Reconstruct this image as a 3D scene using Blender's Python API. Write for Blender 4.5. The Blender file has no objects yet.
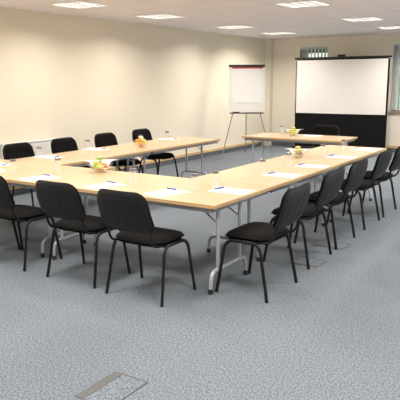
import bpy, bmesh, math, random
from mathutils import Vector, Matrix, Euler
random.seed(7)
C = bpy.context.scene.collection
PI = math.pi

# ------------------------------------------------------------------ materials
def mat(name, col, rough=.6, metal=0., spec=.5, noise=None, bump=None, emis=None, trans=0, coat=0):
    m = bpy.data.materials.new(name); m.use_nodes = True
    nt = m.node_tree; b = nt.nodes['Principled BSDF']
    b.inputs['Base Color'].default_value = (*col, 1); b.inputs['Roughness'].default_value = rough
    b.inputs['Metallic'].default_value = metal; b.inputs['Specular IOR Level'].default_value = spec
    b.inputs['Transmission Weight'].default_value = trans; b.inputs['Coat Weight'].default_value = coat
    tc = nt.nodes.new('ShaderNodeTexCoord')
    if noise:
        sc, amt = noise
        n = nt.nodes.new('ShaderNodeTexNoise'); n.inputs['Scale'].default_value = sc; n.inputs['Detail'].default_value = 4
        nt.links.new(tc.outputs['Object'], n.inputs['Vector'])
        r = nt.nodes.new('ShaderNodeValToRGB')
        r.color_ramp.elements[0].position = .3; r.color_ramp.elements[1].position = .7
        r.color_ramp.elements[0].color = (*[max(0, c*(1-amt)) for c in col], 1)
        r.color_ramp.elements[1].color = (*[min(1, c*(1+amt)) for c in col], 1)
        nt.links.new(n.outputs['Fac'], r.inputs['Fac']); nt.links.new(r.outputs['Color'], b.inputs['Base Color'])
    if bump:
        sc, st = bump
        n = nt.nodes.new('ShaderNodeTexNoise'); n.inputs['Scale'].default_value = sc; n.inputs['Detail'].default_value = 3
        nt.links.new(tc.outputs['Object'], n.inputs['Vector'])
        bp = nt.nodes.new('ShaderNodeBump'); bp.inputs['Strength'].default_value = st; bp.inputs['Distance'].default_value = .004
        nt.links.new(n.outputs['Fac'], bp.inputs['Height']); nt.links.new(bp.outputs['Normal'], b.inputs['Normal'])
    if emis:
        b.inputs['Emission Color'].default_value = (*emis[0], 1); b.inputs['Emission Strength'].default_value = emis[1]
    return m

def wood_mat(name, c0, c1, rough, scale=(1.2, 26, 26), spec=.5):
    m = mat(name, c0, rough, spec=spec); nt = m.node_tree; b = nt.nodes['Principled BSDF']
    tc = nt.nodes.new('ShaderNodeTexCoord'); mp = nt.nodes.new('ShaderNodeMapping'); mp.inputs['Scale'].default_value = scale
    n = nt.nodes.new('ShaderNodeTexNoise'); n.inputs['Scale'].default_value = 2.2; n.inputs['Detail'].default_value = 6
    n.inputs['Distortion'].default_value = .6
    r = nt.nodes.new('ShaderNodeValToRGB'); r.color_ramp.elements[0].color = (*c0, 1); r.color_ramp.elements[1].color = (*c1, 1)
    r.color_ramp.elements[0].position = .3; r.color_ramp.elements[1].position = .72
    nt.links.new(tc.outputs['Object'], mp.inputs['Vector']); nt.links.new(mp.outputs['Vector'], n.inputs['Vector'])
    nt.links.new(n.outputs['Fac'], r.inputs['Fac']); nt.links.new(r.outputs['Color'], b.inputs['Base Color'])
    return m

def carpet_mat():
    m = mat('carpet', (.2, .22, .25), 1, spec=.1); nt = m.node_tree; b = nt.nodes['Principled BSDF']
    tc = nt.nodes.new('ShaderNodeTexCoord')
    n1 = nt.nodes.new('ShaderNodeTexNoise'); n1.inputs['Scale'].default_value = 82; n1.inputs['Detail'].default_value = 3; n1.inputs['Roughness'].default_value = .8
    n2 = nt.nodes.new('ShaderNodeTexNoise'); n2.inputs['Scale'].default_value = .8; n2.inputs['Detail'].default_value = 3
    r = nt.nodes.new('ShaderNodeValToRGB'); r.color_ramp.elements[0].position = .38; r.color_ramp.elements[1].position = .62
    r.color_ramp.elements[0].color = (.08, .096, .112, 1); r.color_ramp.elements[1].color = (.252, .28, .31, 1)
    mx = nt.nodes.new('ShaderNodeMixRGB'); mx.blend_type = 'MULTIPLY'; mx.inputs['Fac'].default_value = .35
    r2 = nt.nodes.new('ShaderNodeValToRGB'); r2.color_ramp.elements[0].position = .3; r2.color_ramp.elements[1].position = .7
    r2.color_ramp.elements[0].color = (.75, .78, .82, 1); r2.color_ramp.elements[1].color = (1, 1, 1, 1)
    L = nt.links.new
    L(tc.outputs['Object'], n1.inputs['Vector']); L(tc.outputs['Object'], n2.inputs['Vector'])
    L(n1.outputs['Fac'], r.inputs['Fac']); L(n2.outputs['Fac'], r2.inputs['Fac'])
    L(r.outputs['Color'], mx.inputs['Color1']); L(r2.outputs['Color'], mx.inputs['Color2']); L(mx.outputs['Color'], b.inputs['Base Color'])
    bp = nt.nodes.new('ShaderNodeBump'); bp.inputs['Strength'].default_value = .5; bp.inputs['Distance'].default_value = .004
    L(n1.outputs['Fac'], bp.inputs['Height']); L(bp.outputs['Normal'], b.inputs['Normal'])
    return m

def ceiling_mat():
    m = mat('ceiling_tile', (.7, .7, .7), .9, spec=.1); nt = m.node_tree; b = nt.nodes['Principled BSDF']; L = nt.links.new
    tc = nt.nodes.new('ShaderNodeTexCoord')
    br = nt.nodes.new('ShaderNodeTexBrick'); br.offset = 0; br.inputs['Scale'].default_value = 1
    br.inputs['Brick Width'].default_value = .6; br.inputs['Row Height'].default_value = .6; br.inputs['Mortar Size'].default_value = .007
    br.inputs['Mortar Smooth'].default_value = .2; br.inputs['Bias'].default_value = 0
    br.inputs['Color1'].default_value = (.90, .855, .855, 1); br.inputs['Color2'].default_value = (.885, .84, .84, 1); br.inputs['Mortar'].default_value = (.66, .62, .61, 1)
    mp = nt.nodes.new('ShaderNodeMapping'); mp.inputs['Location'].default_value = (-CX0+.3+6, -CY0+.3+12, 0)
    n = nt.nodes.new('ShaderNodeTexNoise'); n.inputs['Scale'].default_value = 60
    L(tc.outputs['Object'], mp.inputs['Vector']); L(mp.outputs['Vector'], br.inputs['Vector']); L(br.outputs['Color'], b.inputs['Base Color'])
    bp = nt.nodes.new('ShaderNodeBump'); bp.inputs['Strength'].default_value = .15; bp.inputs['Distance'].default_value = .003
    L(tc.outputs['Object'], n.inputs['Vector']); L(n.outputs['Fac'], bp.inputs['Height']); L(bp.outputs['Normal'], b.inputs['Normal'])
    return m
CX0, CY0 = -3.62, 2.42     # centre of one ceiling tile (a light sits in it)

M = {}
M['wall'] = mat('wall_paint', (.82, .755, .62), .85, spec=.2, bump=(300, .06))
M['wall_far'] = mat('far_wall_paint_lightened', (.88, .81, .69), .85, spec=.2, bump=(300, .06))  # wall paint lightened so the far wall looks more brightly lit
M['carpet'] = carpet_mat(); M['ceil'] = ceiling_mat()
M['beech'] = wood_mat('beech_laminate', (.53, .36, .205), (.62, .445, .275), .3)
M['beech_edge'] = wood_mat('beech_edge', (.50, .32, .15), (.58, .39, .2), .45)
M['skirt'] = wood_mat('skirting_wood', (.62, .42, .19), (.72, .5, .25), .45, (26, 26, 26))
M['upstand'] = mat('carpet_upstand', (.11, .12, .135), .95, noise=(80, .3))
M['steel'] = mat('grey_steel', (.47, .50, .55), .38, metal=.4, bump=(200, .03))
M['rail'] = mat('grey_rail', (.30, .31, .33), .5, metal=.3, bump=(200, .03))
M['rubber'] = mat('black_rubber', (.015, .015, .015), .7, bump=(200, .05))
M['fabric'] = mat('black_fabric', (.0065, .006, .006), .95, spec=.1, noise=(400, .4), bump=(500, .4))
M['plastic'] = mat('black_plastic', (.010, .010, .0105), .5, spec=.3, bump=(260, .12))
M['tube'] = mat('black_tube', (.007, .007, .0075), .42, spec=.3, bump=(120, .02))
M['paper'] = mat('white_paper', (.88, .87, .84), .8, bump=(40, .03))
M['pen'] = mat('blue_pen', (.05, .07, .42), .35, noise=(30, .2))
M['penclip'] = mat('pen_white', (.8, .8, .8), .35, noise=(30, .05))
M['white'] = mat('white_enamel', (.82, .80, .76), .4, bump=(80, .02))
M['board'] = mat('white_board', (.86, .83, .77), .3, bump=(60, .01))
M['black'] = mat('black_matt', (.007, .0068, .0065), .9, spec=.12, bump=(200, .1))
M['blackmetal'] = mat('black_metal', (.02, .018, .017), .4, metal=.3, bump=(100, .03))
M['red'] = mat('red_strip', (.55, .05, .05), .5, noise=(20, .1))
M['screen'] = mat('screen_fabric', (.70, .66, .62), .9, spec=.1, bump=(300, .05))
M['alum'] = mat('aluminium', (.7, .7, .7), .3, metal=.9, bump=(100, .02))
M['louvre'] = mat('bright_louvre', (.75, .74, .73), .35, metal=.35, bump=(100, .02))
M['tubeglow'] = mat('fluorescent_glow', (1, 1, 1), .5, emis=((1, .98, .95), 13), bump=(20, .01))
M['boxmetal'] = mat('floor_box_trim', (.093, .095, .093), .6, metal=0, noise=(90, .12))
M['vane'] = mat('blind_vane', (.78, .79, .8), .8, bump=(300, .1))
M['vane_dark'] = mat('blind_shadow', (.05, .05, .055), .8, bump=(300, .1))
M['frame'] = mat('window_frame_paint', (.52, .58, .66), .45, bump=(80, .02))
M['sill'] = wood_mat('sill_wood', (.45, .27, .12), (.55, .35, .17), .4)
M['napkin'] = mat('white_napkin', (.9, .88, .83), .9, bump=(150, .1))
M['napkin_tan'] = mat('tan_napkin', (.62, .43, .25), .9, bump=(150, .1))
for n_, c_ in (('green', (.32, .50, .10)), ('lime', (.62, .66, .14)), ('orange', (.85, .36, .06)), ('yellow', (.85, .66, .12)), ('pink', (.75, .22, .22)), ('cream', (.80, .72, .5)), ('brown', (.32, .17, .08))):
    M[n_] = mat(n_+'_wrapper', c_, .3, noise=(60, .2))

def glass_mat(name, tint, fac, haze=0.0):
    m = bpy.data.materials.new(name); m.use_nodes = True; nt = m.node_tree; nt.nodes.clear(); L = nt.links.new
    o = nt.nodes.new('ShaderNodeOutputMaterial'); t = nt.nodes.new('ShaderNodeBsdfTransparent'); g = nt.nodes.new('ShaderNodeBsdfGlossy')
    lw = nt.nodes.new('ShaderNodeLayerWeight'); lw.inputs['Blend'].default_value = fac
    t.inputs['Color'].default_value = (*tint, 1); g.inputs['Roughness'].default_value = .05; g.inputs['Color'].default_value = (1, 1, 1, 1)
    mx = nt.nodes.new('ShaderNodeMixShader')
    n = nt.nodes.new('ShaderNodeTexNoise'); n.inputs['Scale'].default_value = 15
    bp = nt.nodes.new('ShaderNodeBump'); bp.inputs['Strength'].default_value = .05; bp.inputs['Distance'].default_value = .002
    L(n.outputs['Fac'], bp.inputs['Height']); L(bp.outputs['Normal'], g.inputs['Normal'])
    ge = nt.nodes.new('ShaderNodeNewGeometry'); ma = nt.nodes.new('ShaderNodeMath'); ma.operation = 'SUBTRACT'; ma.inputs[0].default_value = 1
    mm = nt.nodes.new('ShaderNodeMath'); mm.operation = 'MULTIPLY'
    L(ge.outputs['Backfacing'], ma.inputs[1]); L(ma.outputs[0], mm.inputs[0]); L(lw.outputs['Fresnel'], mm.inputs[1])
    df = nt.nodes.new('ShaderNodeBsdfDiffuse'); df.inputs['Color'].default_value = (.95, .95, .95, 1)  # white diffuse share stands in for highlights on the clear glass
    m2 = nt.nodes.new('ShaderNodeMixShader'); m2.inputs['Fac'].default_value = haze
    L(t.outputs['BSDF'], m2.inputs[1]); L(df.outputs['BSDF'], m2.inputs[2])
    L(mm.outputs[0], mx.inputs['Fac']); L(m2.outputs['Shader'], mx.inputs[1]); L(g.outputs['BSDF'], mx.inputs[2]); L(mx.outputs['Shader'], o.inputs['Surface'])
    return m
M['pane'] = glass_mat('window_glass', (.97, .985, .98), .25)
M['tumbler'] = glass_mat('tumbler_glass', (.97, .97, .965), .3, .17)
M['bowlglass'] = glass_mat('bowl_glass', (.97, .975, .96), .3, .08)
M['base'] = glass_mat('thick_glass_base', (.30, .30, .31), .5, .14)  # dark tint stands in for the dark refraction in the thick base

# ------------------------------------------------------------------ mesh helpers
def box(bm, x0, x1, y0, y1, z0, z1, rot=None):
    vs = [bm.verts.new((x, y, z)) for x in (x0, x1) for y in (y0, y1) for z in (z0, z1)]
    for f in ((0, 1, 3, 2), (4, 6, 7, 5), (0, 4, 5, 1), (2, 3, 7, 6), (0, 2, 6, 4), (1, 5, 7, 3)):
        bm.faces.new([vs[i] for i in f])
    return vs

def smooth_path(pts, n=4):
    """round the corners of a polyline: pts = [(point, radius)]"""
    out = []
    for i, (p, r) in enumerate(pts):
        p = Vector(p)
        if r == 0 or i in (0, len(pts)-1): out.append(p); continue
        a = Vector(pts[i-1][0])-p; b = Vector(pts[i+1][0])-p
        ra = min(r, a.length*.49); rb = min(r, b.length*.49)
        A = p+a.normalized()*ra; B = p+b.normalized()*rb
        for k in range(n+1):
            t = k/n; out.append(A*(1-t)**2+p*2*t*(1-t)+B*t*t)
    return out

def tube(bm, path, r, seg=10, flat=1.0, flat_dir=None):
    path = [Vector(p) for p in path]; rings = []
    up = None
    for i, p in enumerate(path):
        d = ((path[i+1] if i < len(path)-1 else p)-(path[i-1] if i else p)).normalized()
        if up is None:
            ref = flat_dir if flat_dir is not None else (Vector((0, 0, 1)) if abs(d.z) < .9 else Vector((1, 0, 0)))
            up = Vector(ref)
        u = (up-d*up.dot(d)).normalized(); v = d.cross(u); up = u
        rings.append([bm.verts.new(p+u*r*flat*math.cos(2*PI*k/seg)+v*r*math.sin(2*PI*k/seg)) for k in range(seg)])
    for a, b in zip(rings, rings[1:]):
        for k in range(seg): bm.faces.new((a[k], a[(k+1) % seg], b[(k+1) % seg], b[k]))
    bm.faces.new(rings[0][::-1]); bm.faces.new(rings[-1])

def lathe(bm, prof, seg=24, c=(0, 0, 0), close=False):
    rings = []
    for r, z in prof:
        if r < 1e-6: rings.append([bm.verts.new((c[0], c[1], c[2]+z))])
        else: rings.append([bm.verts.new((c[0]+r*math.cos(2*PI*k/seg), c[1]+r*math.sin(2*PI*k/seg), c[2]+z)) for k in range(seg)])
    for a, b in zip(rings, rings[1:]):
        for k in range(seg):
            k2 = (k+1) % seg
            if len(a) == 1 and len(b) == 1: continue
            if len(a) == 1: bm.faces.new((a[0], b[k], b[k2]))
            elif len(b) == 1: bm.faces.new((a[k], a[k2], b[0]))
            else: bm.faces.new((a[k], a[k2], b[k2], b[k]))

def pad(bm, fn, w, h, t, rad, nx=14, ny=12, dome=.0, k=5):
    """a cushion like rounded panel: superellipse outline, fn maps (u, v, thickness offset) to a point"""
    def outline(s):
        return s
    grid = {}
    for side in (1, -1):
        for i in range(nx+1):
            for j in range(ny+1):
                a, b = 2*i/nx-1, 2*j/ny-1
                # squircle mapping with corner radius
                x, y = a*w/2, b*h/2
                cx_, cy_ = w/2-rad, h/2-rad
                # map square ring to rounded-rect ring
                m = max(abs(a), abs(b))
                if m > 0:
                    bx, by = a/m*w/2, b/m*h/2
                    ex, ey = max(abs(bx)-cx_, 0), max(abs(by)-cy_, 0)
                    if ex > 0 and ey > 0:
                        l = math.hypot(ex, ey); bx = math.copysign(cx_+ex/l*rad, bx); by = math.copysign(cy_+ey/l*rad, by)
                    x, y = bx*m, by*m
                e = max(0, 1-m**k)
                off = side*(t/2*(e**.5 if e > 0 else 0))+dome*(1-m*m)
                if m > .999: 
                    if side == -1: grid[(side, i, j)] = grid[(1, i, j)]; continue
                grid[(side, i, j)] = bm.verts.new(fn(x, y, off))
        for i in range(nx):
            for j in range(ny):
                q = [grid[(side, i, j)], grid[(side, i+1, j)], grid[(side, i+1, j+1)], grid[(side, i, j+1)]]
                bm.faces.new(q if side == 1 else q[::-1])

def link(name, bm, m, parent=None, smooth=False, bevel=0):
    bmesh.ops.recalc_face_normals(bm, faces=bm.faces)
    me = bpy.data.meshes.new(name); bm.to_mesh(me); bm.free()
    me.materials.append(m)
    if smooth:
        for p in me.polygons: p.use_smooth = True
    o = bpy.data.objects.new(name, me); C.objects.link(o)
    if parent: o.parent = parent
    if bevel:
        b = o.modifiers.new('bevel', 'BEVEL'); b.width = bevel; b.segments = 2; b.limit_method = 'ANGLE'
    if smooth:
        try:
            me.set_sharp_from_angle(angle=math.radians(50))
        except Exception: pass
    return o

def thing(name, label, cat, loc=(0, 0, 0), rz=0, group=None):
    o = bpy.data.objects.new(name, None); C.objects.link(o); o.empty_display_size = .1
    o.location = loc; o.rotation_euler = (0, 0, rz); o['label'] = label; o['category'] = cat
    if group: o['group'] = group
    return o
def tag(o, label, cat, group=None, kind=None):
    o['label'] = label; o['category'] = cat
    if group: o['group'] = group
    if kind: o['kind'] = kind
    return o
def struct(name, bm, m, parent=None, **k):
    o = link(name, bm, m, parent, **k)
    if not parent: o['kind'] = 'structure'
    return o
def copy_tree(o, parent=None):
    c = o.copy(); C.objects.link(c)
    if parent: c.parent = parent
    for ch in list(o.children): copy_tree(ch, c)
    return c
B = bmesh.new

# ------------------------------------------------------------------ room
XW, YW, ZC = -4.714, 10.212, 2.658
XR, YR = 4.6, -6.5
bm = B(); box(bm, XW-.12, XR+.12, YR-.12, YW+.12, -.1, 0); fl = struct('floor', bm, M['carpet'])
HS = .285
holes = {-3.62: (2.42, 4.22, 6.62, 8.5), -1.12: (4.10, 6.62, 8.58)}
bm = B(); xa = XW-.12
for hx_, ys in list(sorted(holes.items()))+[(None, ())]:
    if hx_ is None: box(bm, xa, XR+.12, YR-.12, YW+.12, ZC, ZC+.12); break
    box(bm, xa, hx_-HS, YR-.12, YW+.12, ZC, ZC+.12); ya = YR-.12
    for y_ in ys: box(bm, hx_-HS, hx_+HS, ya, y_-HS, ZC, ZC+.12); ya = y_+HS
    box(bm, hx_-HS, hx_+HS, ya, YW+.12, ZC, ZC+.12); xa = hx_+HS
struct('ceiling', bm, M['ceil'])
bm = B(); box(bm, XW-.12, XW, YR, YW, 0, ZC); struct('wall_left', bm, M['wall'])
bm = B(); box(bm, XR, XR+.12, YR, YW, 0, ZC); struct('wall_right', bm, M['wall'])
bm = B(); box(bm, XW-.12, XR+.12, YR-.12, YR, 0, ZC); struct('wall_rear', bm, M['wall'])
W1 = (-3.83, -3.13, .94, 2.43); W2 = (-1.57, .35, .94, 2.43)
bm = B()
xs = [XW-.12, W1[0], W1[1], W2[0], W2[1], XR+.12]
for i in range(5):
    if i in (1, 3):
        box(bm, xs[i], xs[i+1], YW, YW+.2, 0, W1[2]); box(bm, xs[i], xs[i+1], YW, YW+.2, W1[3], ZC)
    else: box(bm, xs[i], xs[i+1], YW, YW+.2, 0, ZC)
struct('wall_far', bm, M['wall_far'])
# boxed-in column in the corner
bm = B(); box(bm, XW, XW+.16, YW-.16, YW, 0, ZC); struct('trim_1', bm, M['wall'])
# skirting: wooden rail above a carpet upstand
bm = B(); box(bm, XW, XW+.022, YR, YW-.16, .098, .152); struct('baseboard_left', bm, M['skirt'], bevel=.004)
bm = B(); box(bm, XW, XW+.014, YR, YW-.16, 0, .098); struct('trim_2', bm, M['upstand'])
bm = B(); box(bm, XW+.16, XR, YW-.022, YW, .098, .152); struct('baseboard_far', bm, M['skirt'], bevel=.004)
bm = B(); box(bm, XW+.16, XR, YW-.014, YW, 0, .098); struct('trim_3', bm, M['upstand'])

def window(n, w, vane_ang, vstep, stack):
    x0, x1, z0, z1 = w
    root = bpy.data.objects.new('window_%d' % n, None); C.objects.link(root); root.location = ((x0+x1)/2, YW, z0); root['kind'] = 'structure'
    ox, oy, oz = root.location
    X0, X1, H = x0-ox, x1-ox, z1-z0
    bm = B(); f = .05
    for a in ((X0, X0+f, 0, H), (X1-f, X1, 0, H), (X0+f, X1-f, 0, f), (X0+f, X1-f, H-f, H)):
        box(bm, a[0], a[1], .12, .17, a[2], a[3])
    if X1-X0 > 1: box(bm, -.025, .025, .12, .17, f, H-f)
    link('window_frame', bm, M['frame'], root, bevel=.004)
    bm = B(); box(bm, X0+f, X1-f, .142, .147, f, H-f); link('pane', bm, M['pane'], root)
    bm = B(); box(bm, X0+.005, X1-.005, .02, .065, H-.045, H-.003); link('headrail', bm, M['frame'], root, bevel=.004)
    bm = B(); box(bm, X0-.03, X1+.03, -.07, .118, -.03, .0); link('window_sill', bm, M['sill'], root, bevel=.006)
    # vertical blind vanes, the first few stacked at the left
    x = X0+.02; k = 0; bl = None
    while x < X1-.03:
        st = k < stack
        ang = math.radians(80 if st else vane_ang)
        bm = B(); wv = .0445
        box(bm, -wv, wv, -.0012, .0012, .03, H-.05)
        bmesh.ops.rotate(bm, verts=bm.verts, cent=(0, 0, 0), matrix=Matrix.Rotation(ang, 3, 'Z'))
        bmesh.ops.translate(bm, verts=bm.verts, vec=(x+.012, .055, 0))
        link('blind_vane', bm, M['vane'], root)
        x += .022 if st else vstep; k += 1
    return root
window(1, W1, 142, .088, 7)
window(2, W2, 142, .088, 4)

# dark eaves outside, seen through the top of the window panes
bm = B(); box(bm, -5.2, 3, YW+.6, YW+1.0, 2.33, 2.75); struct('trim_4', bm, mat('dark_eaves', (.03, .03, .03), .8, noise=(5, .2)))
# radiator on the left wall
def radiator():
    x0, y0, y1, z0, z1 = XW+.035, 1.78, 2.86, .18, .785
    t = thing('radiator', 'white ribbed panel radiator low on the left wall behind the chairs', 'radiator', (x0, y0, z0))
    L_, H = y1-y0, z1-z0
    bm = B(); box(bm, .05, .062, 0, L_, 0, H-.02)
    n = 26
    for k in range(n):
        y = .02+(L_-.04)*k/(n-1); box(bm, .062, .072, y-.013, y+.013, .03, H-.045)
    link('front_panel', bm, M['white'], t, bevel=.003)
    bm = B(); box(bm, 0, .012, 0, L_, 0, H-.02); link('rear_panel', bm, M['white'], t)
    bm = B(); box(bm, -.004, .074, -.004, L_+.004, H-.02, H); 
    link('top_grille', bm, M['white'], t, bevel=.004)
    for y in (.1, L_-.1):
        bm = B(); box(bm, -.035, 0, y-.03, y+.03, .1, H-.1); link('bracket', bm, M['white'], t)
    bm = B(); tube(bm, smooth_path([((.03, L_+.0, .05), 0), ((.03, L_+.06, .05), .02), ((.03, L_+.06, -.175), 0)]), .01)
    link('valve_pipe', bm, M['white'], t, smooth=True)
radiator()

# ------------------------------------------------------------------ ceiling lights
LIGHTS = [(-3.62, 2.42, 'nearest of the four recessed ceiling lights along the left wall'),
          (-3.62, 4.22, 'second of the recessed ceiling lights along the left wall'),
          (-3.62, 6.62, 'third of the recessed ceiling lights along the left wall'),
          (-3.62, 8.5, 'farthest small-looking recessed ceiling light, in the corner by the flipchart'),
          (-1.12, 4.10, 'big ceiling light at the top right, nearest of the right row'),
          (-1.12, 6.62, 'recessed ceiling light above the projector screen, middle of the right row'),
          (-1.12, 8.58, 'recessed ceiling light at the right edge, nearest the right window')]
def make_light():
    s = .3; i = HS-.004
    t = thing('ceiling_light', '', 'ceiling light', (0, 0, ZC), 0, 'louvred ceiling lights')
    bm = B(); w = s-i+.004
    for a in ((-s, s, -s, -s+w), (-s, s, s-w, s), (-s, -s+w, -s+w, s-w), (s-w, s, -s+w, s-w)):
        box(bm, a[0], a[1], a[2], a[3], -.006, -.0005)
    link('frame', bm, M['white'], t, bevel=.001)
    bm = B(); box(bm, -i, i, -i, i, .092, .097)
    for a in ((-i, -i+.003, -i, i), (i-.003, i, -i, i), (-i+.003, i-.003, -i, -i+.003), (-i+.003, i-.003, i-.003, i)):
        box(bm, a[0], a[1], a[2], a[3], .0, .092)
    link('reflector', bm, M['white'], t)
    for k in range(4):
        x = -i+2*i*(k+.5)/4
        bm = B(); tube(bm, [(x, -i+.006, .068), (x, i-.006, .068)], .009, 8); link('lamp_tube', bm, M['tubeglow'], t, smooth=True)
    bm = B(); j = i-.004
    for k in range(1, 7):
        y = -i+2*i*k/7; box(bm, -j, j, y-.005, y+.005, .002, .046)
    for k in range(1, 4):
        x = -i+2*i*k/4; box(bm, x-.016, x+.016, -j, j, .001, .05)
    link('louvre', bm, M['louvre'], t)
    return t
proto = make_light()
def lamp(x, y, power, spread=152, size=.5):
    l = bpy.data.lights.new('ceiling_lamp', 'AREA'); l.shape = 'SQUARE'; l.size = size; l.energy = power; l.spread = math.radians(spread); l.color = LCOL
    o = bpy.data.objects.new('ceiling_lamp', l); C.objects.link(o); o.location = (x, y, ZC-.012)
    return o
LCOL = (1, .94, .87)
P_IN = 35
for i, (x, y, lab) in enumerate(LIGHTS):
    o = proto if i == 0 else copy_tree(proto)
    o.location = (x, y, ZC); o['label'] = 'square louvred silver ' + lab if not lab.startswith('big') else lab.replace('big ceiling', 'bright square louvred ceiling')
    o['label'] = o['label'].replace('recessed ceiling light', 'ceiling light')
    lamp(x, y, 26 if x < -3 and y < 8 else 44 if y > 8 else P_IN)
for x, y in ((-3.62, .3), (-3.62, -2), (-1.22, 1.5), (-1.22, -.9), (-1.22, -3.3), (1.2, 8.6), (1.2, 6.2), (1.2, 3.8), (1.2, 1.4), (1.2, -1), (1.2, -3.4), (3.4, 2), (3.4, 6), (3.4, -2)):  # lamps out of view, added without fixtures to light the room
    lamp(x, y, 48 if y < 0 else P_IN)
# bluish area lamp added at the right wall, tilted up to brighten the ceiling
l = bpy.data.lights.new('daylight_fill', 'AREA'); l.shape = 'RECTANGLE'; l.size = 6; l.size_y = 1.4; l.energy = 190; l.color = (.84, .91, 1)
o = bpy.data.objects.new('daylight_fill', l); C.objects.link(o); o.location = (XR-.05, 3.5, 1.5); o.rotation_euler = (0, math.radians(112), 0)
# soft light bounced up on to the ceiling by the pale desks and walls is left to the renderer

# ------------------------------------------------------------------ tables
T = .73
def table(label, x0, x1, y0, y1, along, ins=(.08, .08), foot=None, braced=True):
    """x0..x1, y0..y1 footprint; along = 'x' or 'y' long axis"""
    cx, cy = (x0+x1)/2, (y0+y1)/2
    rz = 0 if along == 'x' else PI/2
    Lx, Wy = ((x1-x0), (y1-y0)) if along == 'x' else ((y1-y0), (x1-x0))
    g = .004
    t = thing('folding_table', label, 'table', (cx, cy, 0), rz, 'beech folding tables of the hollow square')
    hx, hy = Lx/2-g/2, Wy/2-g/2
    bm = B(); box(bm, -hx+.004, hx-.004, -hy+.004, hy-.004, T-.028, T); link('tabletop', bm, M['beech'], t, bevel=.0015)
    bm = B()
    for a in ((-hx, hx, -hy, -hy+.004), (-hx, hx, hy-.004, hy), (-hx, -hx+.004, -hy+.004, hy-.004), (hx-.004, hx, -hy+.004, hy-.004)):
        box(bm, a[0], a[1], a[2], a[3], T-.028, T-.0008)
    link('edge_band', bm, M['beech_edge'], t)
    e = .035
    for s in (-1, 1):
        bm = B(); y = s*(hy-e); box(bm, -hx+e, hx-e, y-.009, y+.009, T-.066, T-.0285); link('side_rail', bm, M['rail'], t, bevel=.003)
    for s in (-1, 1):
        bm = B(); x = s*(hx-e); box(bm, x-.009, x+.009, -hy+e+.01, hy-e-.01, T-.06, T-.0285); link('end_rail', bm, M['rail'], t, bevel=.003)
    fc, fh, lh = foot if foot else (0, .285, .175)
    for s, iv in ((1, ins[0]), (-1, ins[1])):
        x = s*(hx-iv)
        bm = B(); r = .0155
        tube(bm, smooth_path([((x, fc-fh, .03), 0), ((x, fc-fh+.01, .175), .09), ((x, fc+fh-.01, .175), .09), ((x, fc+fh, .03), 0)], 6), r)
        for q in (-1, 1): tube(bm, [(x, fc+q*lh, .175), (x, fc+q*lh, T-.029)], r)
        tube(bm, [(x, fc-lh, T-.05), (x, fc+lh, T-.05)], .011)
        lf = link('leg_frame', bm, M['steel'], t, smooth=True)
        for q in (-1, 1):
            bm = B(); lathe(bm, [(0, 0), (.019, 0), (.021, .004), (.019, .04), (0, .04)], 12, (x, fc+q*fh, .0)); link('foot_cap', bm, M['rubber'], lf, smooth=True)
        for q in (-1, 1):
            bm = B(); tube(bm, [(x-s*.012, fc+q*lh, .55), (x-s*.24, fc+q*lh*.8, T-.03)], .008, 8); link('brace', bm, M['steel'], lf, smooth=True)
    return t
WA = .98   # depth of the front row
# foot: (offset of the frame's centre across the table, half span of the feet, half spacing of the uprights)
table('beech folding table at the near right corner, its grey end legs in full view', -1.9, 0, 0, WA, 'x', (.075, .08), (.35-WA/2, .285, .175))
table('beech folding table at the left end of the front row, running out of frame', -3.8, -1.9, 0, WA, 'x', (.075, .08), (.35-WA/2, .285, .175))
table('nearer beech folding table of the right-hand row, beside the five chairs', -.87, 0, WA, 2.735, 'y', (.09, .06), (0, .275, .165))
table('farther beech folding table of the right-hand row, its end near the black screen', -.87, 0, 2.735, 4.5, 'y', (.13, .13))
table('nearer beech folding table of the row along the left wall', -3.51, -2.66, WA, 2.735, 'y', (.1, .40), (0, .26, .15))
table('farther beech folding table of the row along the left wall, open end towards the flipchart', -3.51, -2.66, 2.735, 4.5, 'y', (.13, .13), (0, .26, .15))
table('separate beech folding table crosswise at the back, before the projector screen', -2.61, -.88, 5.10, 5.91, 'x', (.1, .1))

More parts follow.
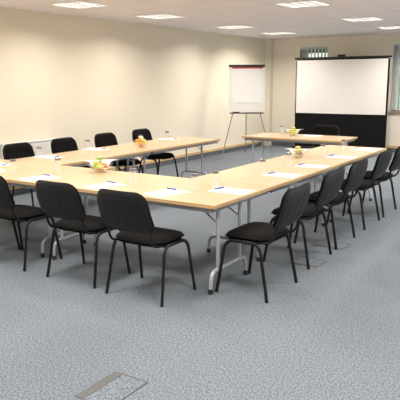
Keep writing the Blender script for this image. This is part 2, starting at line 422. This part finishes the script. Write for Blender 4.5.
# ------------------------------------------------------------------ chairs (origin on the floor, facing +Y)
def make_chair():
    t = thing('conference_chair', '', 'chair', (0, 0, 0), 0, 'black stacking chairs around the tables')
    zs = .468
    # seat: domed, front edge falling
    def fseat(x, y, o):
        drop = .0
        if y > .10: drop = -((y-.10)/.12)**2*.03
        return (x, y+.015, zs+o+drop-.012*(1-(2*x/.49)**2)*max(0, .5-y))
    bm = B(); pad(bm, fseat, .49, .45, .058, .15, 20, 18, .006, 8); link('seat', bm, M['fabric'], t, smooth=True)
    bm = B(); pad(bm, lambda x, y, o: (x, y+.01, zs-.036+o*.5), .42, .38, .016, .08, 8, 8); link('seat_pan', bm, M['plastic'], t, smooth=True)
    # back: a leaning, curved shell with upholstered front
    def fback(yo):
        def f(x, y, o):
            v = y/.32+.5
            z = .715+y
            yy = -.245-.10*v-.02*math.sin(v*PI)+.20*(x*x)*2.0+o
            wid = 1-.10*v**2
            return (x*wid, yy+yo, z)
        return f
    bm = B(); pad(bm, fback(-.012),   .505, .325, .026, .085, 20, 16, 0, 12)
    sh = link('back_shell', bm, M['plastic'], t, smooth=True)
    bm = B(); pad(bm, fback(.012), .485, .305, .05, .08, 20, 16, 0, 6); link('backrest', bm, M['fabric'], t, smooth=True)
    # faint moulded rib on the back shell
    def P(x, y): return Vector(fback(-.0255)(x, y, 0))
    bm = B(); L_ = lambda a, b: [P(a[0]+(b[0]-a[0])*k/8, a[1]+(b[1]-a[1])*k/8) for k in range(9)]
    for a, b in (((-.16, .10), (.16, .10)), ((-.16, -.10), (.16, -.10)), ((-.16, -.10), (-.16, .10)), ((.16, -.10), (.16, .10)), ((-.05, .10), (-.05, -.10)), ((.05, .10), (.05, -.10))):
        tube(bm, L_(a, b), .0014, 6)
    link('moulded_rib', bm, M['plastic'], sh, smooth=True)
    r = .0112
    for s in (-1, 1):
        X1, X0 = s*.272, s*.245
        fp = smooth_path([((X1, .232, 0), 0), ((X0, .165, .437), .085), ((X0, 0, .437), 0)], 6)
        rp = smooth_path([((X1, -.215, 0), 0), ((X0, -.13, .437), .085), ((X0, 0, .437), 0)], 6)
        for pth in (fp, rp):
            bm = B(); tube(bm, pth, r, 10, 1.25, Vector((0, 1, 0))); link('leg', bm, M['tube'], t, smooth=True)
        bx = s*.205
        bm = B(); tube(bm, smooth_path([((bx, -.02, .437), 0), ((bx, -.215, .44), .07), ((bx*.98, -.268, .62), 0), ], 6), .0105, 8); link('back_support', bm, M['tube'], t, smooth=True)
        bm = B(); tube(bm, [(X0, 0, .437), (bx*.9, 0, .437)], .01, 8); link('seat_bracket', bm, M['tube'], t, smooth=True)
    for y in (.12, -.1):
        bm = B(); tube(bm, [(-.245, y, .43), (.245, y, .43)], .009, 8); link('cross_bar', bm, M['tube'], t, smooth=True)
    return t
chair = make_chair()
CH = [ # x, y, heading (0 = facing +Y), label
    (-.51, -.148, 0, 'black stacking chair in the foreground, its back to the camera, nearest the right corner'),
    (-1.215, -.115, 0, 'black stacking chair in the front row, second from the right corner, seen from behind'),
    (-2.05, -.115, 0, 'black stacking chair in the front row cut by the left edge of the picture'),
    (-2.64, -.11, 0, 'black stacking chair left of the front row, only a leg inside the picture'),
    (.17, .40, PI/2, 'black stacking chair nearest the camera on the right row, whole seat and side in view'),
    (.115, 1.33, PI/2, 'second black stacking chair along the right row, behind the nearest one'),
    (.10, 2.06, PI/2, 'third black stacking chair along the right row'),
    (.085, 2.99, PI/2, 'fourth black stacking chair along the right row, near its far end'),
    (.085, 3.72, PI/2, 'last black stacking chair of the right row, cut by the picture\'s right edge'),
    (-3.50, 1.39, -PI/2, 'black stacking chair by the left wall, leftmost, its back over the radiator end'),
    (-3.51, 2.20, -PI/2, 'black stacking chair by the left wall, second from left, at the radiator\'s right end'),
    (-3.53, 3.08, -PI/2, 'black stacking chair by the left wall, third from left'),
    (-3.54, 3.97, -PI/2, 'black stacking chair by the left wall at the far end, seat showing beneath table'),
    (-1.56, 5.93, PI, 'black stacking chair behind the back table, dark against the black screen drop'),
]
for i, (x, y, h, lab) in enumerate(CH):
    o = chair if i == 0 else copy_tree(chair)
    o.location = (x, y, 0); o.rotation_euler = (0, 0, h); o['label'] = lab

# ------------------------------------------------------------------ table things
def sheet(x, y, rz, label, w=.33, d=.225, z=T):
    bm = B(); box(bm, -w/2, w/2, -d/2, d/2, .0003, .0018)
    o = link('notepaper', bm, M['paper']); o.location = (x, y, z); o.rotation_euler = (0, 0, rz)
    return tag(o, label, 'paper', 'sheets of paper at the places')
def make_pen():
    t = thing('pen', '', 'pen', (0, 0, 0), 0, 'blue pens on the papers')
    bm = B(); tube(bm, [(-.06, 0, .0065), (.05, 0, .0065)], .0062, 10); link('barrel', bm, M['pen'], t, smooth=True)
    bm = B(); lathe(bm, [(0, 0), (.0055, 0), (.0012, .017), (0, .018)], 10)
    bmesh.ops.rotate(bm, verts=bm.verts, cent=(0, 0, 0), matrix=Matrix.Rotation(PI/2, 3, 'Y')); bmesh.ops.translate(bm, verts=bm.verts, vec=(.05, 0, .0065))
    link('tip', bm, M['penclip'], t, smooth=True)
    bm = B(); box(bm, -.066, -.02, -.0015, .0015, .0125, .015); box(bm, -.066, -.06, -.0015, .0015, .004, .015); link('clip', bm, M['penclip'], t)
    return t
pen0 = make_pen(); pen_used = [0]
def pen(x, y, rz, label, z=T+.0018):
    o = pen0 if not pen_used[0] else copy_tree(pen0)
    pen_used[0] = 1
    o.location = (x, y, z); o.rotation_euler = (0, 0, rz); o['label'] = label
def make_glass():
    # tumbler standing upside down, thick base on top
    t = thing('drinking_glass', '', 'glass', (0, 0, 0), 0, 'upturned tumblers on the tables')
    bm = B(); H, R0, R1 = .145, .038, .033
    lathe(bm, [(R0, 0), (R0, .004), (R1, H-.022)], 24)
    link('glass_wall', bm, M['tumbler'], t, smooth=True)
    bm = B(); lathe(bm, [(0, H-.0215), (R1-.001, H-.0215), (R1-.0005, H-.012), (R1-.002, H-.001), (R1-.008, H), (R1-.012, H-.003), (0, H-.005)], 24)
    link('glass_base', bm, M['base'], t, smooth=True)
    return t
g0 = make_glass(); g_used = [0]
def glass(x, y, label, z=T):
    o = g0 if not g_used[0] else copy_tree(g0)
    g_used[0] = 1
    o.location = (x, y, z); o['label'] = label

# right-hand row
BR = [(.60, 'nearest the corner'), (1.61, 'second along the right row'), (2.35, 'third along the right row'), (3.27, 'fourth along the right row'), (4.2, 'at the far end of the right row')]
GB = [(-.37, .69), (-.34, 1.60), (-.37, 2.22), (-.34, 3.22), (-.32, 3.95)]
for (y, w), (gx, gy) in zip(BR, GB):
    sheet(-.205, y, math.radians(2), 'white sheet of paper before a right-hand chair, '+w)
    pen(-.335, y+.03, math.radians(75), 'blue pen on the paper '+w+' of the right-hand row' if 'right row' not in w else 'blue pen on the paper '+w)
    gx = -.42 if gx > -.42 else gx
    glass(gx, gy, 'clear upturned tumbler beside the paper '+w+(' on the right-hand row' if 'right row' not in w else ''))
# front row
FR = [(-.62, .235, 'nearest the right corner'), (-1.30, .23, 'second from the right corner'), (-2.13, .215, 'in the middle left'), (-2.94, .235, 'cut by the left edge')]
for x, y, w in FR:
    sheet(x, y, PI/2+math.radians(-14 if x > -2 else -20), 'white sheet of paper on the front row, '+w)
    pen(x-.04, y+.145, math.radians(-8), 'blue pen on the front row paper '+w)
for x, y, w in ((-.49, .47, 'at the near right corner'), (-1.14, .44, 'behind the second paper'), (-2.27, .60, 'behind the third paper'), (-2.60, .30, 'near the left edge of the picture')):
    glass(x, y, 'clear upturned tumbler on the front row '+w)
# row along the left wall
for x, y, w in ((-3.30, .62, 'cut by the left edge'), (-3.31, 1.43, 'before the leftmost wall chair'), (-3.39, 2.37, 'before the second wall chair'), (-3.36, 4.03, 'before the last wall chair')):
    sheet(x, y, math.radians(6), 'white sheet of paper on the wall row '+w)
    pen(x+.12, y+.03, math.radians(100), 'blue pen on the wall row paper '+w)
for x, y, w in ((-3.27, 1.25, 'before the leftmost wall chair'), (-3.38, 2.20, 'before the second wall chair'), (-3.20, 3.13, 'beside the bowl of sweets'), (-3.24, 3.84, 'at the far end')):
    glass(x, y, 'clear upturned tumbler on the wall row '+w)
# back table
sheet(-1.60, 5.75, math.radians(8), 'white sheet of paper on the back table before the screen', .3, .22)
glass(-2.2, 5.80, 'clear upturned tumbler at the far edge of the back table')

def sweet_proto(c):
    t = thing('wrapped_sweet', '', 'sweet')
    bm = B()
    lathe(bm, [(0, -.034), (.013, -.037), (.014, -.033), (.006, -.025), (.015, -.02), (.0195, -.01), (.020, 0), (.0195, .01), (.015, .02), (.006, .025), (.014, .033), (.013, .037), (0, .034)], 12)
    bmesh.ops.rotate(bm, verts=bm.verts, cent=(0, 0, 0), matrix=Matrix.Rotation(PI/2, 3, 'X'))
    me = bpy.data.meshes.new('wrapped_sweet'); bm.to_mesh(me); bm.free(); me.materials.append(M[c])
    for p in me.polygons: p.use_smooth = True
    bpy.data.objects.remove(t)
    return me
SW = {c: sweet_proto(c) for c in ('green', 'lime', 'orange', 'yellow', 'pink', 'cream', 'brown')}
def make_bowl():
    bm = B()
    lathe(bm, [(0, 0), (.045, 0), (.05, .004), (.075, .03), (.1, .062), (.118, .088), (.121, .09), (.123, .093)], 28)
    me = bpy.data.meshes.new('sweet_bowl'); bm.to_mesh(me); bm.free(); me.materials.append(M['bowlglass'])
    for p in me.polygons: p.use_smooth = True
    return me
BM_ = make_bowl()
CAMX, CAMY = 2.29, -3.72
def np_bowl(r):
    pf = [(0, 0), (.045, 0), (.05, .004), (.075, .03), (.1, .062), (.118, .088), (.124, .095), (.3, .105)]
    for (a, za), (b, zb) in zip(pf, pf[1:]):
        if r <= b: return za+(zb-za)*(r-a)/(b-a)
    return .105
def bowl(x, y, where, cols, s=1.0, napkin=True):
    o = bpy.data.objects.new('sweet_bowl', BM_); C.objects.link(o); o.location = (x, y, T+.0005); o.scale = (s, s, s)
    tag(o, 'clear flared glass bowl of wrapped sweets '+where, 'bowl', 'glass bowls of sweets')
    d = Vector((x-CAMX, y-CAMY, 0)).normalized(); pr = Vector((d.y, -d.x, 0))
    pts = [(0, 0, .026, 0)]+[(.057*math.cos(a), .057*math.sin(a), .062, a+PI/2) for a in [k*2*PI/5+.4 for k in range(5)]]+[(.044*math.cos(a), .044*math.sin(a), .098, a) for a in [k*2*PI/3 for k in range(3)]]+[(0, 0, .134, 0)]
    for k, (px, py, pz, a) in enumerate(pts):
        c = cols[k % len(cols)]
        so = bpy.data.objects.new('wrapped_sweet', SW[c]); C.objects.link(so)
        so.location = (x+px*s, y+py*s, T+pz*s); so.scale = (.93*s,)*3
        so.rotation_euler = (0, random.uniform(-.4, .4), a-PI/2)
        tag(so, c+' wrapped sweet in the glass bowl '+where, 'sweet', c+' sweets in the bowl '+where)
    if napkin:
        # a folded napkin tucked behind the sweets, two corners spread over the rim
        bm = B(); n = 8; rows = []
        for i in range(n+1):
            u = i/n; row = []
            for j in range(n+1):
                v = 2*j/n-1
                wdt = (.06+.115*u)*s
                back = (.045+.085*u+.03*u*(1-v*v)-.01)*s
                back *= 1; rr = math.hypot(back, v*wdt)/s
                z = (np_bowl(rr)+.004)*s
                row.append(bm.verts.new(Vector((x, y, T+z))+d*back+pr*(v*wdt)))
            rows.append(row)
        for i in range(n):
            for j in range(n): bm.faces.new((rows[i][j], rows[i][j+1], rows[i+1][j+1], rows[i+1][j]))
        nk = link('paper_napkin', bm, M['napkin'], None, smooth=True)
        so_ = nk.modifiers.new('solid', 'SOLIDIFY'); so_.thickness = .0012
        tag(nk, 'white paper napkin behind the sweets in the bowl '+where, 'napkin', 'white napkins in the bowls')
bowl(-1.87, .80, 'on the front row', ['orange', 'pink', 'orange', 'yellow', 'green', 'lime', 'cream', 'green', 'lime', 'green'], 1.1)
bowl(-2.98, 2.86, 'on the row along the left wall', ['orange', 'lime', 'pink', 'orange', 'yellow', 'orange', 'lime', 'yellow', 'orange', 'cream'], 1.05, False)
bowl(-.62, 2.92, 'on the right-hand row', ['cream', 'cream', 'brown', 'lime', 'cream', 'brown', 'lime', 'cream', 'cream', 'lime'], .95)
bowl(-1.87, 5.55, 'on the back table before the screen', ['lime', 'yellow', 'lime', 'lime', 'yellow', 'green', 'lime', 'lime', 'yellow', 'lime'], 1.0, True)

# ------------------------------------------------------------------ flipchart
def flipchart():
    fl_, fr_, bk = Vector((-4.41, 7.46, 0)), Vector((-3.49, 8.01, 0)), Vector((-4.40, 8.53, 0))
    mid = (fl_+fr_)/2
    ang = math.atan2(fr_.y-fl_.y, fr_.x-fl_.x)
    t = thing('flipchart_easel', 'white flipchart board with black clamp bar on a thin grey tripod in the corner', 'flipchart', mid, ang)
    inv = (Matrix.Translation(mid) @ Matrix.Rotation(ang, 4, 'Z')).inverted()
    hw = (fr_-fl_).length/2
    lean = lambda z: .085*z          # board leans back
    w = .395; z0, z1 = .965, 1.985
    def bp(x, z, off): return Vector((x, lean(z)+off, z))
    def slab(bm, x0, x1, za, zb, o0, o1):
        vs = [bm.verts.new(bp(x, z, o)) for x in (x0, x1) for o in (o0, o1) for z in (za, zb)]
        for f in ((0, 1, 3, 2), (4, 6, 7, 5), (0, 4, 5, 1), (2, 3, 7, 6), (0, 2, 6, 4), (1, 5, 7, 3)): bm.faces.new([vs[i] for i in f])
    bm = B(); slab(bm, -w, w, z0, z1, 0, .02); link('board', bm, M['board'], t, bevel=.004)
    bm = B(); slab(bm, -w+.005, w-.005, z1-.05, z1-.002, -.032, -.001); link('clamp_bar', bm, M['blackmetal'], t, bevel=.004)
    bm = B(); slab(bm, -w+.08, w-.05, z1-.085, z1-.051, -.012, -.001); link('red_strip', bm, M['red'], t)
    bm = B(); slab(bm, -w+.03, w-.03, z0-.022, z0-.001, -.05, .02); link('pen_tray', bm, M['blackmetal'], t, bevel=.003)
    bm = B(); slab(bm, -w+.09, -w+.24, z0, z0+.016, -.045, -.025); link('marker', bm, M['black'], t)
    for sx in (-1, 1):
        bm = B(); tube(bm, [(sx*hw, 0, 0), bp(sx*.30, z0-.02, .032), bp(sx*.1, z1-.2, .032)], .011, 8); link('leg', bm, M['rail'], t, smooth=True)
    b = inv @ bk
    bm = B(); tube(bm, [b, bp(0, z1-.25, .045)], .011, 8); link('leg', bm, M['rail'], t, smooth=True)
    # the pad of paper hung on the board
    bm = B(); slab(bm, -w+.085, w-.06, 1.175, z1-.087, -.014, -.0015)
    p = link('flipchart_pad', bm, M['paper']); p.location = mid; p.rotation_euler = (0, 0, ang)
    tag(p, 'large blank white paper pad hanging on the flipchart board', 'paper pad')
flipchart()

# ------------------------------------------------------------------ projector screen
def projector_screen():
    X0, X1, Y, zt, zm = -3.655, -1.455, 9.6, 2.165, .885
    t = thing('projector_screen', 'portable pull-up projector screen, white above and black below, standing at the far wall', 'projector screen', ((X0+X1)/2, Y, 0))
    h = (X1-X0)/2
    bm = B(); box(bm, -h+.025, h-.045, -.002, .002, zm, zt-.065); link('white_screen', bm, M['screen'], t)
    bm = B(); box(bm, -h+.004, h-.004, -.003, .003, .09, zm-.0005); link('black_drop', bm, M['black'], t)
    bm = B(); box(bm, -h+.004, -h+.0245, -.003, .003, zm, zt-.06); box(bm, h-.0445, h-.004, -.003, .003, zm, zt-.06); box(bm, -h+.0245, h-.0445, -.003, .003, zt-.0645, zt-.045); link('black_border', bm, M['black'], t)
    bm = B(); box(bm, -h-.03, h+.03, -.022, .022, zt-.045, zt); tb = link('top_bar', bm, M['blackmetal'], t, bevel=.005)
    bm = B(); tube(bm, smooth_path([((-.08, 0, zt-.005), 0), ((-.08, 0, zt+.035), .015), ((.08, 0, zt+.035), .015), ((.08, 0, zt-.005), 0)]), .012, 8); box(bm, -.075, .075, -.01, .01, zt+.0, zt+.03); link('handle', bm, M['blackmetal'], tb)
    bm = B(); box(bm, -h-.02, h+.02, -.06, .06, .01, .095); ca = link('housing', bm, M['blackmetal'], t, bevel=.01)
    for x in (-h+.2, h-.2):
        bm = B(); box(bm, x-.025, x+.025, -.2, .2, 0, .02); link('foot', bm, M['blackmetal'], ca, bevel=.005)
    bm = B(); tube(bm, [(0, .05, .09), (0, .03, zt-.02)], .015, 10); link('rear_post', bm, M['blackmetal'], t, smooth=True)
    bm = B(); box(bm, -h-.004, -h+.0035, -.004, .004, .095, zt-.046); link('left_edge_strip', bm, M['napkin_tan'], t)
projector_screen()

# ------------------------------------------------------------------ floor boxes
def floor_box(x0, x1, y0, y1, label, strip):
    t = thing('floor_box', label, 'floor box', ((x0+x1)/2, (y0+y1)/2, 0), 0, 'carpeted floor outlet boxes')
    hx, hy = (x1-x0)/2, (y1-y0)/2; f = .008
    bm = B()
    for a in ((-hx, hx, -hy, -hy+f), (-hx, hx, hy-f, hy), (-hx, -hx+f, -hy+f, hy-f), (hx-f, hx, -hy+f, hy-f)):
        box(bm, a[0], a[1], a[2], a[3], .0005, .004)
    link('frame', bm, M['boxmetal'], t)
    bm = B()
    if strip == 'x': box(bm, -hx+f, -hx+.06, -hy+f, hy-f, .0005, .0035)
    else: box(bm, -hx+f, hx-f, -hy+f, -hy+.035, .0005, .0035)
    link('cable_flap', bm, M['boxmetal'], t)
    bm = B()
    if strip == 'x': box(bm, -hx+.062, hx-f, -hy+f, hy-f, .0005, .0025)
    else: box(bm, -hx+f, hx-f, -hy+.037, hy-f, .0005, .0025)
    link('carpet_lid', bm, M['carpet'], t)
floor_box(.135, .375, -1.645, -1.315, 'carpet-topped floor outlet box with a metal flap, alone in the foreground', 'x')
floor_box(.10, .37, 1.14, 1.38, 'carpet-topped floor outlet box under the second right-hand chair', 'y')
floor_box(.035, .368, 1.82, 2.06, 'carpet-topped floor outlet box under the third right-hand chair', 'y')

# ------------------------------------------------------------------ world
w = bpy.data.worlds.new('World'); bpy.context.scene.world = w; w.use_nodes = True
nt = w.node_tree; bg = nt.nodes['Background']
tc = nt.nodes.new('ShaderNodeTexCoord'); sp = nt.nodes.new('ShaderNodeSeparateXYZ'); rp = nt.nodes.new('ShaderNodeValToRGB')
nt.links.new(tc.outputs['Generated'], sp.inputs[0]); nt.links.new(sp.outputs['Z'], rp.inputs['Fac']); nt.links.new(rp.outputs['Color'], bg.inputs['Color'])
e = rp.color_ramp.elements; e[0].position = 0; e[0].color = (.12, .2, .1, 1); e[1].position = .06; e[1].color = (.75, .88, .82, 1)
n_ = e.new(.2); n_.color = (.85, .92, 1, 1)
bg.inputs['Strength'].default_value = 2.2

# ------------------------------------------------------------------ camera
cd = bpy.data.cameras.new('camera'); co = bpy.data.objects.new('camera', cd); C.objects.link(co)
f, yaw, pitch, roll = 595.56, .577295, .19798, -.005212
fw = Vector((-math.sin(yaw)*math.cos(pitch), math.cos(yaw)*math.cos(pitch), -math.sin(pitch)))
rt = Vector((math.cos(yaw), math.sin(yaw), 0)); up = rt.cross(fw)
R = math.cos(roll)*rt+math.sin(roll)*up; U = -math.sin(roll)*rt+math.cos(roll)*up
co.matrix_world = Matrix(((R.x, U.x, -fw.x, 2.29137), (R.y, U.y, -fw.y, -3.71883), (R.z, U.z, -fw.z, 1.65189), (0, 0, 0, 1)))
cd.sensor_width = 36; cd.lens = f*36/400; cd.clip_start = .05
sc = bpy.context.scene; sc.camera = co
sc.view_settings.view_transform = 'Standard'; sc.view_settings.look = 'None'; sc.view_settings.exposure = 0
